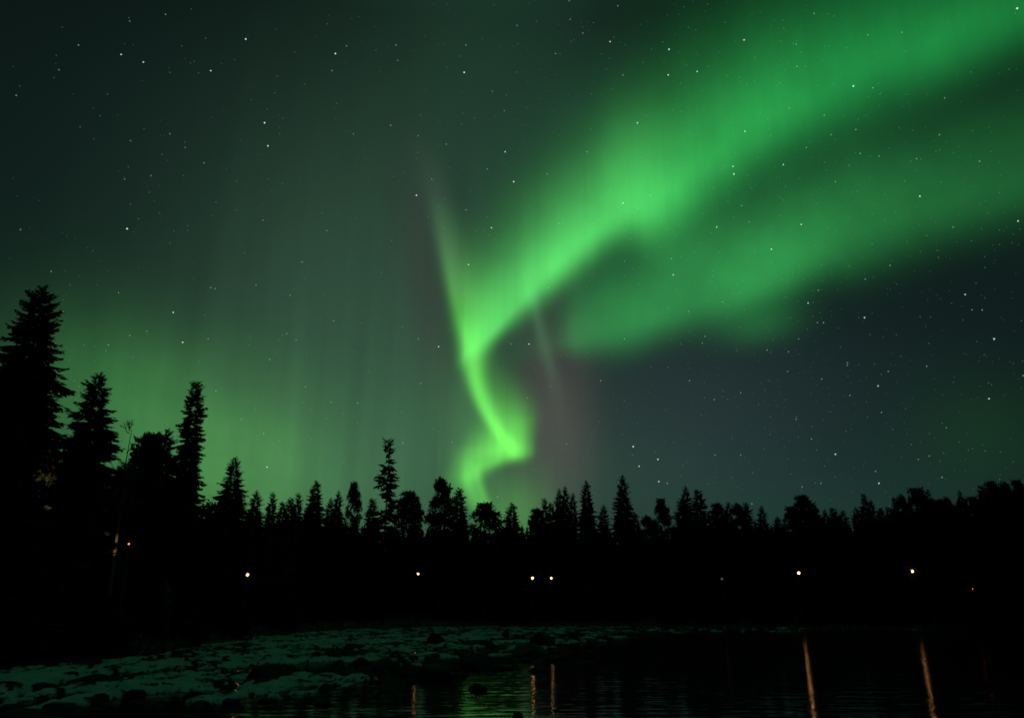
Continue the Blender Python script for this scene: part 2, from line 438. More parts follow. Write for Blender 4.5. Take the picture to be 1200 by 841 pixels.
nt.links.new(ml.outputs[0], bp.inputs['Height']); nt.links.new(bp.outputs[0], pb.inputs['Normal'])
tag(obj('water', mesh('water', [(x, y, 0.0) for x, y in ring], F, mw, True)), kind='structure')

# ------------------------------------------------------------------ trees
def diamonds(base, tip, side, w, V, F):
    """arrays of leaf-shaped quads from base to tip, half-width w along side"""
    s0 = len(V) and sum(len(v) for v in V)
    mid = base * 0.45 + tip * 0.55
    n = len(base)
    V.append(np.stack([base, mid + side * w[:, None], tip, mid - side * w[:, None]], 1).reshape(-1, 3))
    k = s0 + 4 * np.arange(n)
    F.append(np.stack([k, k + 1, k + 2, k + 3], 1))

def unit(v): return v / np.maximum(np.linalg.norm(v, axis=-1, keepdims=True), 1e-9)

def quadmesh(name, V, F, mat):
    V = np.concatenate(V); F = np.concatenate(F)
    me = bpy.data.meshes.new(name)
    me.vertices.add(len(V)); me.vertices.foreach_set('co', V.astype(np.float32).ravel())
    me.loops.add(F.size); me.loops.foreach_set('vertex_index', F.astype(np.int32).ravel())
    me.polygons.add(len(F)); me.polygons.foreach_set('loop_start', np.arange(0, F.size, 4)); me.polygons.foreach_set('loop_total', np.full(len(F), 4))
    me.materials.append(mat); me.update(calc_edges=True)
    return me

def trunk_mesh(name, h, r0, mat, seed, n=9, top=0.97):
    rg = np.random.default_rng(seed)
    ph = rg.random(2) * 6
    path, rad = [], []
    for k in range(12):
        f = k / 11
        path.append((0.012 * h * math.sin(3 * f + ph[0]) * f, 0.012 * h * math.sin(2.4 * f + ph[1]) * f, h * top * f - 0.3 * (k == 0)))
        rad.append(r0 * (1 - 0.93 * f) * (1.35 if k == 0 else 1) + 0.008)
    V, F = tube(path, rad, n)
    return mesh(name, V, F, mat, True)

def spruce_crown(name, h, R, seed, nb=260, nt_=12, low=0.04, shape=0.8, droop=0.35, ragged=0.3, twig=0.34, gaps=0.0, mat=None, top_pow=0.75, fat=1.0):
    """conifer crown; R = reach at the foot, shape = how fast it widens from the tip"""
    rg = np.random.default_rng(seed)
    V, F = [], []
    gseed = rg.random(3) * 20
    for b in range(nb):
        f = ((b + rg.random()) / nb) ** top_pow
        z = h * (1 - f * (1 - low))
        a = b * 2.39996 + rg.normal() * 0.35
        clump = vnoise(np.array([a * 1.1 + gseed[0]]), np.array([z * 0.55 + gseed[1]]))[0]
        if gaps and vnoise(np.array([math.cos(a) * 1.3 + gseed[2]]), np.array([z * 0.8]))[0] < gaps and f > 0.1: continue
        L = R * (f ** shape) * (1 - 0.25 * max(0, f - 0.8) / 0.2) * (1 - ragged + 2 * ragged * clump) * rg.uniform(0.8, 1.15) + 0.10 + 0.15 * min(f * 8, 1)
        rise = 0.9 * (1 - min(f / 0.22, 1)) - droop * 0.6 * min(f / 0.3, 1) + rg.normal() * 0.10
        out = np.array([math.cos(a), math.sin(a), 0.0]); tang = np.array([-math.sin(a), math.cos(a), 0.0]); up = np.array([0, 0, 1.0])
        pos = lambda s: np.array([0, 0, z]) + L * (np.outer(s, out) + np.outer(rise * s - droop * 0.55 * s ** 2 + droop * 0.65 * s ** 3, up))
        m = max(5, int(nt_ * (0.4 + 0.6 * min(L / max(R, .1), 1.0))))
        s = np.linspace(0.10, 0.98, m) + rg.normal(size=m) * 0.02
        P = pos(s); ahead = unit(pos(s + 0.05) - P)
        for sg in (-1, 1):
            ang = rg.uniform(0.5, 1.05, m)
            d = ahead * np.cos(ang)[:, None] + sg * tang[None] * np.sin(ang)[:, None] + up[None] * rg.uniform(-0.55, 0.12, m)[:, None]
            d = unit(d)
            l = (L * twig * (1.15 - 0.75 * s) + 0.10) * rg.uniform(0.7, 1.25, m)
            roll = rg.normal(size=(m, 3)) * 0.8 + up
            diamonds(P, P + d * l[:, None], unit(np.cross(d, roll)), l * rg.uniform(0.13, 0.24, m) * fat, V, F)
        # the limb itself with its own spray
        q0 = pos(np.array([0.0])); q1 = pos(np.array([1.04]))
        for roll in (up, tang):
            diamonds(q0, q1, unit(np.cross(q1 - q0, roll[None])), np.array([0.05 * L + 0.03]), V, F)
    tp = np.array([[0, 0, h * 0.955]]); te = np.array([[rg.normal() * .03, rg.normal() * .03, h + 0.12]])
    for s_ in ([1, 0, 0], [0, 1, 0]): diamonds(tp, te, np.array([s_], float), np.array([0.07]), V, F)
    return quadmesh(name, V, F, mat or M_NEEDLE)

def pine_crown(name, h, R, seed, low=0.45, clumps=46, per=70, cr=0.75, dome=0.55, lean=0.0, mat=None, leaf=0.42):
    """rounded pine: limbs carrying separate needle clumps"""
    rg = np.random.default_rng(seed)
    V, F = [], []
    for c in range(clumps):
        f = rg.random()
        z = h * (low + (1 - low) * f)
        prof = math.sqrt(max(0.02, 1 - ((f - (1 - dome)) / (dome if f > 1 - dome else (1.25 * (1 - dome)))) ** 2))
        a = c * 2.39996 + rg.normal() * 0.4
        rad = R * prof * rg.uniform(0.25, 1.0) ** 0.6
        cen = np.array([math.cos(a) * rad + lean * f, math.sin(a) * rad, z - 0.25 * cr])
        z0 = max(z - 0.5 * rad - 0.4, h * low * 0.8)
        p0 = np.array([[0, 0, z0]])
        for rl in ([0, 0, 1.0], [1.0, 0.3, 0]):
            diamonds(p0, cen[None], unit(np.cross(cen[None] - p0, np.array([rl]))), np.array([0.07]), V, F)
        k = int(per * rg.uniform(0.6, 1.2)); r = cr * rg.uniform(0.6, 1.2)
        d = unit(rg.normal(size=(k, 3)) * np.array([1, 1, 0.62]))
        st = cen + d * (r * rg.random((k, 1)) ** 0.7 * np.array([1, 1, 0.6]))
        dd = unit(d + rg.normal(size=(k, 3)) * 0.6 + np.array([0, 0, 0.3])); l = leaf * rg.uniform(0.6, 1.3, k)
        diamonds(st, st + dd * l[:, None], unit(np.cross(dd, rg.normal(size=(k, 3)))), l * rg.uniform(0.14, 0.26, k), V, F)
    return quadmesh(name, V, F, mat or M_PINE)

def birch_crown(name, h, seed, spread=0.35, levels=4, first=0.3):
    rg = np.random.default_rng(seed)
    V, F = [], []
    def grow(p, d, l, r, lev):
        q = p + d * l
        mid = p + d * l * 0.5 + Vector(rg.normal(size=3)) * l * 0.05
        tube([p, mid, q], [r, r * 0.8, r * 0.55], 4, V, F, False)
        if lev == 0: return
        for k in range(rg.integers(2, 5)):
            nd = (d + Vector(rg.normal(size=3)) * 0.5 + Vector((0, 0, 0.22))).normalized()
            grow(p.lerp(q, rg.uniform(0.45, 1.0)), nd, l * rg.uniform(0.5, 0.75), r * 0.55, lev - 1)
    for k in range(26):
        f = rg.uniform(first, 0.98); a = k * 2.4
        grow(Vector((0, 0, h * f)), Vector((math.cos(a) * 0.65, math.sin(a) * 0.65, 0.8)).normalized(), h * spread * (1.05 - f) * 0.55 + 0.25, 0.03, levels - 1)
    return mesh(name, V, F, M_TWIG)

class Kind:
    def __init__(self, name, h, trunk, crown, refw): self.name, self.h, self.trunk, self.crown, self.refw = name, h, trunk, crown, refw
KINDS = {}
def kind(key, name, h, r0, crown, refw, bark=M_BARK, seed=1):
    KINDS.setdefault(key, []).append(Kind(name, h, trunk_mesh(name + ' trunk', h, r0, bark, seed), crown, refw))
# refw = crown width a third of the way down from the tip, in metres (for scaling)
for sd in (11, 12, 13):
    kind('spruce', 'spruce_tree', 15, 0.17, spruce_crown('spruce crown', 15, 2.5, sd, 460, 14, shape=0.72, ragged=0.30, fat=1.5), 2.5 * 2 * 0.33 ** 0.72, seed=sd)
for sd in (21, 22, 23):
    kind('slim', 'spruce_tree', 15, 0.14, spruce_crown('slim spruce crown', 15, 1.2, sd, 460, 11, shape=0.5, ragged=0.34, twig=0.42, fat=1.5), 1.2 * 2 * 0.33 ** 0.5, seed=sd)
for sd in (31, 32, 33):
    kind('pine', 'pine_tree', 14, 0.18, pine_crown('pine crown', 14, 2.2, sd, 0.22, 120, 95, 0.72), 4.2, seed=sd)
kind('open', 'pine_tree', 16, 0.17, spruce_crown('open pine crown', 16, 1.55, 41, 150, 10, low=0.32, shape=0.32, droop=0.12, ragged=0.5, twig=0.36, gaps=0.44, fat=1.2, mat=M_PINE, top_pow=1.0), 2.9, seed=41)

def tree(name, trunk, crown, loc, sxy=1.0, sz=1.0, rz=0.0):
    r = bpy.data.objects.new(name, None); COL.objects.link(r); r.empty_display_size = 0.5
    r.location = loc; r.scale = (sxy, sxy, sz); r.rotation_euler = (0, 0, rz)
    obj('trunk', trunk, r); obj('crown', crown, r)
    return r

CNT = {}
def skyline(px, top, w, key, dist, label=None, group=None, name=None):
    """a tree whose tip stands at this survey direction, at a real distance"""
    d = ray(px, top); hd = math.hypot(d.x, d.y)
    x, y = d.x / hd * dist, d.y / hd * dist
    ztop = CAM_Z + d.z / hd * dist
    zb = gz(x, y) - 0.1
    i = CNT[key] = CNT.get(key, -1) + 1
    k = KINDS[key][i % len(KINDS[key])]
    sz = (ztop - zb) / k.h
    sxy = (w * dist / FPX) / k.refw if w else sz
    t = tree(name or k.name, k.trunk, k.crown, (x, y, zb), sxy, sz, (i * 2.1) % 6.28)
    tag(t, label, 'tree', group)
    return t

# ---- the near trees on the left bank, each built for itself
def own_tree(px, top, dist, trunkr, crownf, label, name, bark=M_BARK, seed=5):
    d = ray(px, top); hd = math.hypot(d.x, d.y)
    x, y = d.x / hd * dist, d.y / hd * dist
    zb = gz(x, y) - 0.1
    h = CAM_Z + d.z / hd * dist - zb
    t = tree(name, trunk_mesh('trunk', h, trunkr, bark, seed), crownf(h), (x, y, zb))
    tag(t, label, 'tree')
    return t
own_tree(50, 338, 40, 0.26, lambda h: spruce_crown('great spruce crown', h, 2.4, 101, 640, 26, low=0.03, shape=0.62, droop=0.42, ragged=0.52, twig=0.28, gaps=0.14),
         'tallest broad ragged spruce towering at the left side of the woods', 'spruce_tree', seed=101)
own_tree(117, 438, 45, 0.22, lambda h: spruce_crown('stepped spruce crown', h, 2.9, 102, 520, 22, low=0.04, shape=0.85, droop=0.25, ragged=0.5, twig=0.30, gaps=0.22),
         'dark spruce with a narrow knobbly tip beside the tallest spruce', 'spruce_tree', seed=102)
own_tree(231, 448, 62, 0.16, lambda h: spruce_crown('column spruce crown', h, 0.98, 103, 480, 16, low=0.05, shape=0.36, droop=0.3, ragged=0.45, twig=0.42),
         'tall slender column spruce with even ragged sides, lone on the green sky', 'spruce_tree', seed=103)
own_tree(276, 536, 72, 0.2, lambda h: spruce_crown('cone spruce crown', h, 3.0, 104, 480, 16, low=0.04, shape=0.85, droop=0.3, ragged=0.3),
         'broad pointed cone spruce above the leftmost bright lamp', 'spruce_tree', seed=104)
own_tree(153, 496, 54, 0.10, lambda h: birch_crown('birch twigs', h, 105),
         'pale leafless birch with thin airy twigs between dark conifers', 'birch_tree', M_BIRCH, 105)
own_tree(178, 512, 56, 0.2, lambda h: pine_crown('pine crown', h, 1.25, 106, 0.15, 90, 90, 0.6),
         'bushy round-topped pine just right of the bare birch', 'pine_tree', seed=106)
own_tree(195, 505, 60, 0.16, lambda h: spruce_crown('peaked spruce crown', h, 2.5, 107, 380, 14, shape=0.6, ragged=0.45),
         'peaked dark spruce left of the slender column spruce', 'spruce_tree', seed=107)
own_tree(-4, 446, 43, 0.2, lambda h: spruce_crown('edge spruce crown', h, 2.6, 108, 420, 18, low=0.03, shape=0.6, droop=0.4, ragged=0.5),
         'cropped spruce half out of the picture at its left edge', 'spruce_tree', seed=108)
own_tree(150, 545, 42.0, 0.11, lambda h: birch_crown('birch twigs', h, 109, 0.3, 3, 0.68),
         'low bare birch whose pale trunk catches warm lamplight', 'birch_tree', M_BIRCH, 109)
own_tree(247, 592, 66, 0.12, lambda h: pine_crown('leafy crown', h, 1.6, 110, 0.2, 40, 60, 0.6, mat=M_LEAF),
         'small brownish leafy tree at the left foot of the cone spruce', 'leafy_tree', seed=110)

# ---- the skyline of the far bank, tip by tip: (px, py, width at a third down, kind, distance, label)
SKY = [
 (301, 575, 20, 'spruce', 100, 'short spruce next right of the broad cone spruce'),
 (320, 577, 11, 'slim', 104, 'slim single spire right of the short spruce beside the cone spruce'),
 (332, 588, 13, 'slim', 112, 'lower left tip of a trio of close spruces, right of the slim spire'),
 (341, 584, 14, 'slim', 110, 'middle tip of a trio of close spruces'),
 (350, 578, 11, 'slim', 112, 'highest tip, on the right, of a trio of close spruces'),
 (371, 563, 22, 'spruce', 108, 'sharp medium spruce standing clear between two spruce groups, left of the middle'),
 (388, 584, 17, 'spruce', 114, 'low spruce just right of the sharp medium spruce'),
 (397, 575, 15, 'spruce', 116, 'spruce shoulder to shoulder with a feathery rounded tree on its right'),
 (415, 567, 20, 'pine', 112, 'feathery narrow pine left of the tall lone open pine'),
 (437, 584, 14, 'slim', 118, 'short spruce at the left foot of the tall lone open pine'),
 (455, 517, 28, 'open', 112, 'tall lone pine with see-through branches rising over the middle-left skyline'),
 (480, 578, 36, 'pine', 116, 'wide round pine at the right foot of the tall lone pine'),
 (518, 562, 30, 'pine', 116, 'round-headed upright pine midway between lone pine and aurora hook'),
 (538, 573, 17, 'slim', 118, 'narrow pointed spruce touching the round-headed upright pine'),
 (568, 591, 46, 'pine', 118, 'low wide domed pine directly under the aurora hook'),
 (600, 589, 24, 'spruce', 120, 'small pointed spruce under the glow right of the domed pine'),
 (629, 598, 24, 'pine', 122, 'small bushy pine right of the small pointed spruce under the glow'),
 (638, 584, 12, 'slim', 120, 'first thin spire of the spruce cluster right of the aurora'),
 (646, 589, 12, 'slim', 124, 'low thin spire tucked inside the spruce cluster right of the aurora'),
 (655, 573, 15, 'spruce', 120, 'left peak of the twin peaks in the spruce cluster right of the aurora'),
 (662, 570, 16, 'spruce', 122, 'right peak of the twin peaks in the spruce cluster right of the aurora'),
 (671, 579, 10, 'slim', 122, 'thin spire between the twin peaks and a jagged spruce'),
 (687, 563, 19, 'spruce', 118, 'jagged spruce with a stray side branch right of the twin peaks'),
 (707, 592, 18, 'spruce', 122, 'low spruce between the jagged spruce and the sharp black spire'),
 (729, 557, 21, 'spruce', 116, 'sharp tall black spire right of the pinkish glow'),
 (744, 600, 18, 'spruce', 120, 'low spruce at the right foot of the sharp tall black spire'),
 (759, 606, 24, 'pine', 122, 'low bushy pine in the dip before the egg-shaped pine'),
 (774, 586, 24, 'pine', 118, 'egg-shaped dense pine alone in a dip of the skyline'),
 (797, 587, 14, 'slim', 118, 'short spire leaning on a taller spruce right of the egg-shaped pine'),
 (803, 570, 18, 'spruce', 116, 'left one of two neighbouring tall spires on the teal sky'),
 (818, 574, 17, 'slim', 118, 'right one of two neighbouring tall spires on the teal sky'),
 (841, 592, 26, 'pine', 120, 'rounded pine right of the two neighbouring spires'),
 (853, 589, 10, 'slim', 122, 'needle-thin tip between two rounded pines'),
 (865, 592, 24, 'pine', 120, 'flat-topped pine right of a needle-thin tip'),
 (874, 589, 12, 'slim', 122, 'thin tip ending the flat-topped pine group'),
 (892, 593, 17, 'spruce', 118, 'small separate spruce in the gap left of the broad-armed pine'),
 (911, 605, 18, 'spruce', 120, 'lowest little spruce in the gap left of the broad-armed pine'),
 (926, 595, 26, 'pine', 114, 'lower pine forming the left arm of the broad dark clump'),
 (941, 583, 32, 'pine', 112, 'broad-armed dark pine standing above the right-hand lamp'),
 (954, 591, 16, 'spruce', 114, 'spruce joined to the right of the broad-armed pine'),
 (966, 597, 15, 'spruce', 116, 'low spruce of a ragged pair right of the broad-armed pine'),
 (976, 595, 14, 'slim', 116, 'second, pointed tip of the ragged pair right of the broad-armed pine'),
 (987, 599, 13, 'slim', 116, 'small spruce beside the deep notch in the skyline'),
 (1003, 594, 17, 'spruce', 112, 'spruce just right of the deep notch in the skyline'),
 (1012, 579, 11, 'slim', 110, 'tall stalky spire right of the deep notch in the skyline'),
 (1020, 586, 14, 'spruce', 112, 'spruce pressed against the tall stalky spire'),
 (1032, 595, 18, 'spruce', 112, 'low spruce in the sag between stalky spire and domed clump'),
 (1042, 594, 16, 'spruce', 110, 'second low spruce in the sag, nearer the domed clump'),
 (1048, 583, 10, 'slim', 108, 'thin tip at the left of the domed clump'),
 (1057, 582, 18, 'pine', 108, 'shoulder pine on the left of the domed clump'),
 (1073, 574, 34, 'pine', 104, 'large domed pine over the far right lamp'),
 (1086, 575, 12, 'slim', 106, 'pointed tip on the right of the domed clump'),
 (1101, 588, 26, 'pine', 106, 'low flat pine right of the domed clump'),
 (1110, 585, 20, 'pine', 106, 'second flat pine left of the lone right spire'),
 (1124, 575, 13, 'spruce', 102, 'lone little spire between flat pines and the high wood at the right edge'),
 (1139, 584, 22, 'pine', 102, 'sloping pine right of the lone little spire'),
 (1150, 569, 15, 'slim', 98, 'pointed left corner of the high wood at the right edge'),
 (1162, 567, 24, 'pine', 98, 'first round crown of the high wood at the right edge'),
 (1178, 568, 26, 'pine', 97, 'second round crown of the high wood at the right edge'),
 (1191, 565, 20, 'pine', 95, 'highest crown of the wood at the right edge'),
 (1206, 569, 24, 'pine', 95, 'crown cut by the right border of the picture'),
]
for row in SKY: skyline(*row[:5], row[5])

# ---- trees inside the black mass, which nothing tells apart
rg = np.random.default_rng(5)
G1 = 'dark conifers massed below the skyline'
L1 = 'black conifer lost in the unlit mass of trees below the skyline'
for k in range(120):
    px = -20 + 1240 * (k + rg.random()) / 120
    sky_y = np.interp(px, [-20, 60, 100, 140, 210, 250, 300, 400, 700, 900, 1060, 1200], [480, 520, 530, 540, 560, 600, 606, 612, 618, 618, 602, 586])
    sh = float(np.interp(sky(px, 718)[0], SH_A, SH_D))
    far = sh + rg.uniform(6, 16) if px < 290 else max(sh + rg.uniform(9, 22), 108)
    skyline(px, sky_y + rg.uniform(0, 26), 0, ('spruce', 'slim', 'pine', 'spruce')[k % 4], far, L1, G1)
G2 = 'low young trees along the waterside'
L2 = 'low dark bushy conifer on the unlit bank behind the snowy shore'
for k in range(70):
    px = -20 + 1240 * (k + rg.random()) / 70
    sh = float(np.interp(sky(px, 718)[0], SH_A, SH_D))
    if any(abs(px - q) < 7 for q in (290, 490, 624, 646, 936, 1069, 124, 132, 140, 146, 152, 158, 188, 1139, 46, 56, 66, 76, 86)): continue
    far = sh + (rg.uniform(2.5, 5) if px < 330 or px > 760 else rg.uniform(8, 13))
    hpx = rg.uniform(2.2, 4.6) / far * FPX
    base = 718 - (gz(*(np.array([ray(px, 700).x, ray(px, 700).y]) / math.hypot(ray(px, 700).x, ray(px, 700).y) * far)) - CAM_Z) / far * FPX
    skyline(px, base - hpx, rg.uniform(1.2, 2.0) / far * FPX, ('spruce', 'spruce', 'pine')[k % 3], far, L2, G2)

# ---- the wood on the slope behind, one mass
V, F = [], []
rg = np.random.default_rng(8)
for k in range(520):
    a = math.radians(rg.uniform(-40, 40)); sh = float(np.interp(math.degrees(a), SH_A, SH_D))
    d = sh + rg.uniform(28, 90)
    x, y = d * math.sin(a), d * math.cos(a); zb = gz(x, y)
    top_py = np.interp(math.degrees(a), [-36, -30, -26, -20, -10, 0, 10, 20, 26, 33], [520, 560, 585, 606, 612, 614, 614, 611, 602, 588]) + rg.uniform(0, 16)
    h = min(CAM_Z + math.tan(math.radians(sky(600, top_py)[1])) * d - zb, 24)
    if h < 4: continue
    nb = 46
    f = (np.arange(nb) + rg.random(nb)) / nb
    aa = np.arange(nb) * 2.4 + rg.normal(size=nb) * .3
    Rr = 0.17 * h * f ** 0.8 * rg.uniform(0.7, 1.25, nb) + 0.2
    b0 = np.stack([np.full(nb, x), np.full(nb, y), zb + h * (1 - f * 0.96)], 1)
    tip = b0 + np.stack([np.cos(aa) * Rr, np.sin(aa) * Rr, -0.25 * Rr], 1)
    diamonds(b0 + [0, 0, 0.3], tip, unit(np.stack([-np.sin(aa), np.cos(aa), 0.5 + 0 * aa], 1)), Rr * 0.5, V, F)
    diamonds(b0 + [0, 0, 0.6], tip - [0, 0, 0.4], unit(np.stack([-np.sin(aa) * .4, np.cos(aa) * .4, 1 + 0 * aa], 1)), Rr * 0.3 + 0.2, V, F)
    c0 = np.array([[x, y, zb - .2]]); diamonds(c0, c0 + [0, 0, h], np.array([[1.0, 0, 0]]), np.array([h * 0.05]), V, F)
tag(obj('woods', quadmesh('woods', V, F, M_NEEDLE)), 'black mass of far conifer wood on the slope behind the lamps', 'woods', kind='stuff')

# frosted scrub along the far waterline
V, F = [], []
for k in range(2600):
    a = math.radians(rg.uniform(-24, 32)); sh = float(np.interp(math.degrees(a), SH_A, SH_D)); d = sh + rg.uniform(-1.0, 5)
    p = np.array([[d * math.sin(a), d * math.cos(a), gz(d * math.sin(a), d * math.cos(a)) - .03]])
    m = 7
    dd = unit(rg.normal(size=(m, 3)) * [.6, .6, .3] + [0, 0, 1]); l = rg.uniform(0.2, 0.75) * rg.uniform(.6, 1.1, m)
    b_ = np.repeat(p, m, 0) + rg.normal(size=(m, 3)) * [.15, .15, 0]
    diamonds(b_, b_ + dd * l[:, None], unit(np.cross(dd, rg.normal(size=(m, 3)))), l * 0.09, V, F)
M_SCRUB = material('dry scrub', (0.12, 0.09, 0.06), 0.95, 0.1, (0.34, 0.33, 0.30), 0.6)
tag(obj('undergrowth', quadmesh('undergrowth', V, F, M_SCRUB)), 'dry frosted scrub and sedge along the far waterline', 'undergrowth', kind='stuff')

# ------------------------------------------------------------------ boulders on the shoal
def boulder_mesh(seed, flat=0.5, mat=None):
    import bmesh
    bm = bmesh.new(); bmesh.ops.create_icosphere(bm, subdivisions=4, radius=1.0)
    rg2 = np.random.default_rng(seed); o = rg2.random(6) * 50
    co = np.array([v.co for v in bm.verts])
    n = fbm(co[:, 0] * 1.3 + o[0], co[:, 1] * 1.3 + co[:, 2] + o[1], 4) + fbm(co[:, 2] * 1.5 + o[2], co[:, 0] * 1.1 - co[:, 1] + o[3], 4)
    cut = [unit(rg2.normal(size=3) + np.array([0, 0, 0.4])) for _ in range(7)]
    co = co * (0.72 + 0.34 * n[:, None])
    for c in cut:
        dd = np.maximum(co @ c - rg2.uniform(0.62, 0.85), 0); co = co - dd[:, None] * c * 0.9
    co[:, 2] *= flat
    for v, c in zip(bm.verts, co): v.co = c
    me = bpy.data.meshes.new('boulder'); bm.to_mesh(me); bm.free(); me.shade_smooth(); me.materials.append(mat or M_ROCK)
    return me
BM = [boulder_mesh(200 + k, f) for k, f in enumerate((0.45, 0.55, 0.38, 0.6, 0.5))]
GB = 'dark boulders strewn over the icy shoal'
LB = 'small dark wet stone poking out among the snow patches of the shoal'
def boulder(px, py, wpx, hpx, label=LB, k=0):
    x, y = ground_point(px, py); d = math.hypot(x, y)
    w = wpx / 2 / FPX * d; h = hpx / FPX * d
    me = BM[k % len(BM)]; zr = max(v.co.z for v in me.vertices)
    o = obj('boulder', me, None, (x, y, -0.06 + 0.02 * (k % 3)))
    o.scale = (w, w * 0.8, (h + 0.06) / zr); o.rotation_euler = (0, 0, k * 0.9)
    tag(o, label, 'boulder', GB)
NAMED = [
 (312, 795, 52, 15, 'long low black boulder in the middle of the left snow field'),
 (113, 801, 56, 9, 'flat dark rock at the lower edge of the left snow field'),
 (287, 758, 42, 5, 'thin flat dark rock at the back of the left snow field'),
 (508, 796, 42, 16, 'rounded black boulder beside the leftmost warm reflection on the water'),
 (567, 783, 52, 12, 'wide low rock at the water edge left of the twin reflections'),
 (620, 768, 56, 12, 'broad dark slab above the twin reflections'),
 (633, 754, 34, 13, 'black block-shaped boulder behind the broad slab'),
 (512, 754, 21, 11, 'dark hump on the mid snow left of the small upright stone'),
 (593, 747, 10, 8, 'small upright stone standing on the mid snow'),
 (558, 809, 30, 8, 'low rock alone in the green reflecting water'),
 (567, 757, 30, 7, 'flat rock between the dark hump and the broad slab'),
 (423, 781, 26, 9, 'dark rock at the ragged end of the left snow field'),
 (450, 784, 32, 12, 'larger dark rock beside the ragged end of the snow field'),
 (607, 841, 15, 5, 'tiny rock at the bottom in the bright green reflection'),
 (677, 746, 17, 5, 'thin dark rock right of the block-shaped boulder'),
 (733, 745, 21, 5, 'low rock on the last strip of snow to the right'),
 (700, 741, 26, 4, 'flat far rock at the back of the last snow strip'),
]
for k, r in enumerate(NAMED): boulder(*r, k=k)
rg = np.random.default_rng(12)
for k in range(150):
    px = rg.uniform(-10, 780) if k < 132 else rg.uniform(640, 1000)
    yb = np.interp(px, [p for p, _ in SHOAL], [q for _, q in SHOAL]); yt = np.interp(px, [0, 130, 220, 300, 400, 500, 800, 1200], [772, 765, 757, 748, 741, 738, 737, 737])
    py = rg.uniform(yt, yb + 6) if k % 3 else yb + rg.uniform(-7, 8)
    s = rg.uniform(0.25, 0.8) ** 1.3 * (py - 715) / 60
    boulder(px, py, 22 * s * rg.uniform(.7, 1.8), 3.6 * s + 1, k=k)
for k in range(34):                        # low dark rocks out into the water of the middle
    px = rg.uniform(400, 690); py = rg.uniform(764, 800) - max(0, px - 560) * 0.10
    s = rg.uniform(0.3, 0.9)
    boulder(px, py, 30 * s, 3.5 * s + 1.5, 'low dark rock half under water in front of the middle snow', k=k)
# snow-capped boulder and the pointed dead stump on the left bank
d = ray(223, 729); hd = math.hypot(d.x, d.y); x, y = d.x / hd * 47.5, d.y / hd * 47.5
zb = gz(x, y); zt = CAM_Z + d.z / hd * 47.5
b = obj('boulder', BM[3], None, (x, y, zb - 0.05)); zr = max(v.co.z for v in BM[3].vertices)
b.scale = (0.5, 0.5, max(zt - zb, 0.5) / zr)
tag(b, 'rounded boulder with a pale frosted cap on the dark left bank', 'boulder', GB)
cap = BM[3].copy(); cap.materials.clear(); cap.materials.append(M_SNOW)
import bmesh
bm = bmesh.new(); bm.from_mesh(cap)
bmesh.ops.bisect_plane(bm, geom=bm.verts[:] + bm.edges[:] + bm.faces[:], plane_co=(0, 0, zr * 0.72), plane_no=(0, 0, 1), clear_inner=True)
for v in bm.verts: v.co = v.co * 1.015 + Vector((0, 0, 0.012))
bm.to_mesh(cap); bm.free()
obj('snow_cap', cap, b)

d = ray(193, 681); hd = math.hypot(d.x, d.y); R_ = 44.0; x, y = d.x / hd * R_, d.y / hd * R_
zb = gz(x, y) - 0.1; H = CAM_Z + d.z / hd * R_ - zb
st = bpy.data.objects.new('tree_stump', None); COL.objects.link(st); st.location = (x, y, zb)
tag(st, 'narrow pointed dead stump with a pale frosted rim before the left woods', 'stump')
V, F = [], []; n = 20
prof = [(0, .50), (.2, .42), (.5, .38), (.74, .37), (.82, .33), (.9, .22), (.96, .11), (1.0, .02)]
for f, r in prof:
    for k in range(n):
        a = 2 * math.pi * k / n; rr_ = r * (1 + 0.10 * math.sin(5 * a + 1) + 0.05 * math.sin(9 * a))
        V.append((rr_ * math.cos(a) + 0.06 * f, rr_ * math.sin(a), H * f))
for i_ in range(len(prof) - 1):
    F += [(i_ * n + k, i_ * n + (k + 1) % n, (i_ + 1) * n + (k + 1) % n, (i_ + 1) * n + k) for k in range(n)]
F.append(tuple(range((len(prof) - 1) * n, len(prof) * n)))
obj('wood', mesh('stump wood', V, F, M_WOOD, True), st)
V, F = [], []
for f, r in prof[3:]:
    for k in range(n):
        a = 2 * math.pi * k / n; rr_ = (r + 0.012) * (1 + 0.10 * math.sin(5 * a + 1) + 0.05 * math.sin(9 * a))
        V.append((rr_ * math.cos(a) + 0.06 * f, rr_ * math.sin(a), H * f + 0.02))
for i_ in range(1, 4):
    F += [(i_ * n + k, i_ * n + (k + 1) % n, (i_ + 1) * n + (k + 1) % n, (i_ + 1) * n + k) for k in range(n)]
obj('frost_rim', mesh('frost', V, F, material('thin frost', (0.15, 0.16, 0.16), 0.95, 0.1, (0.05, 0.05, 0.05), 9.0), True), st)

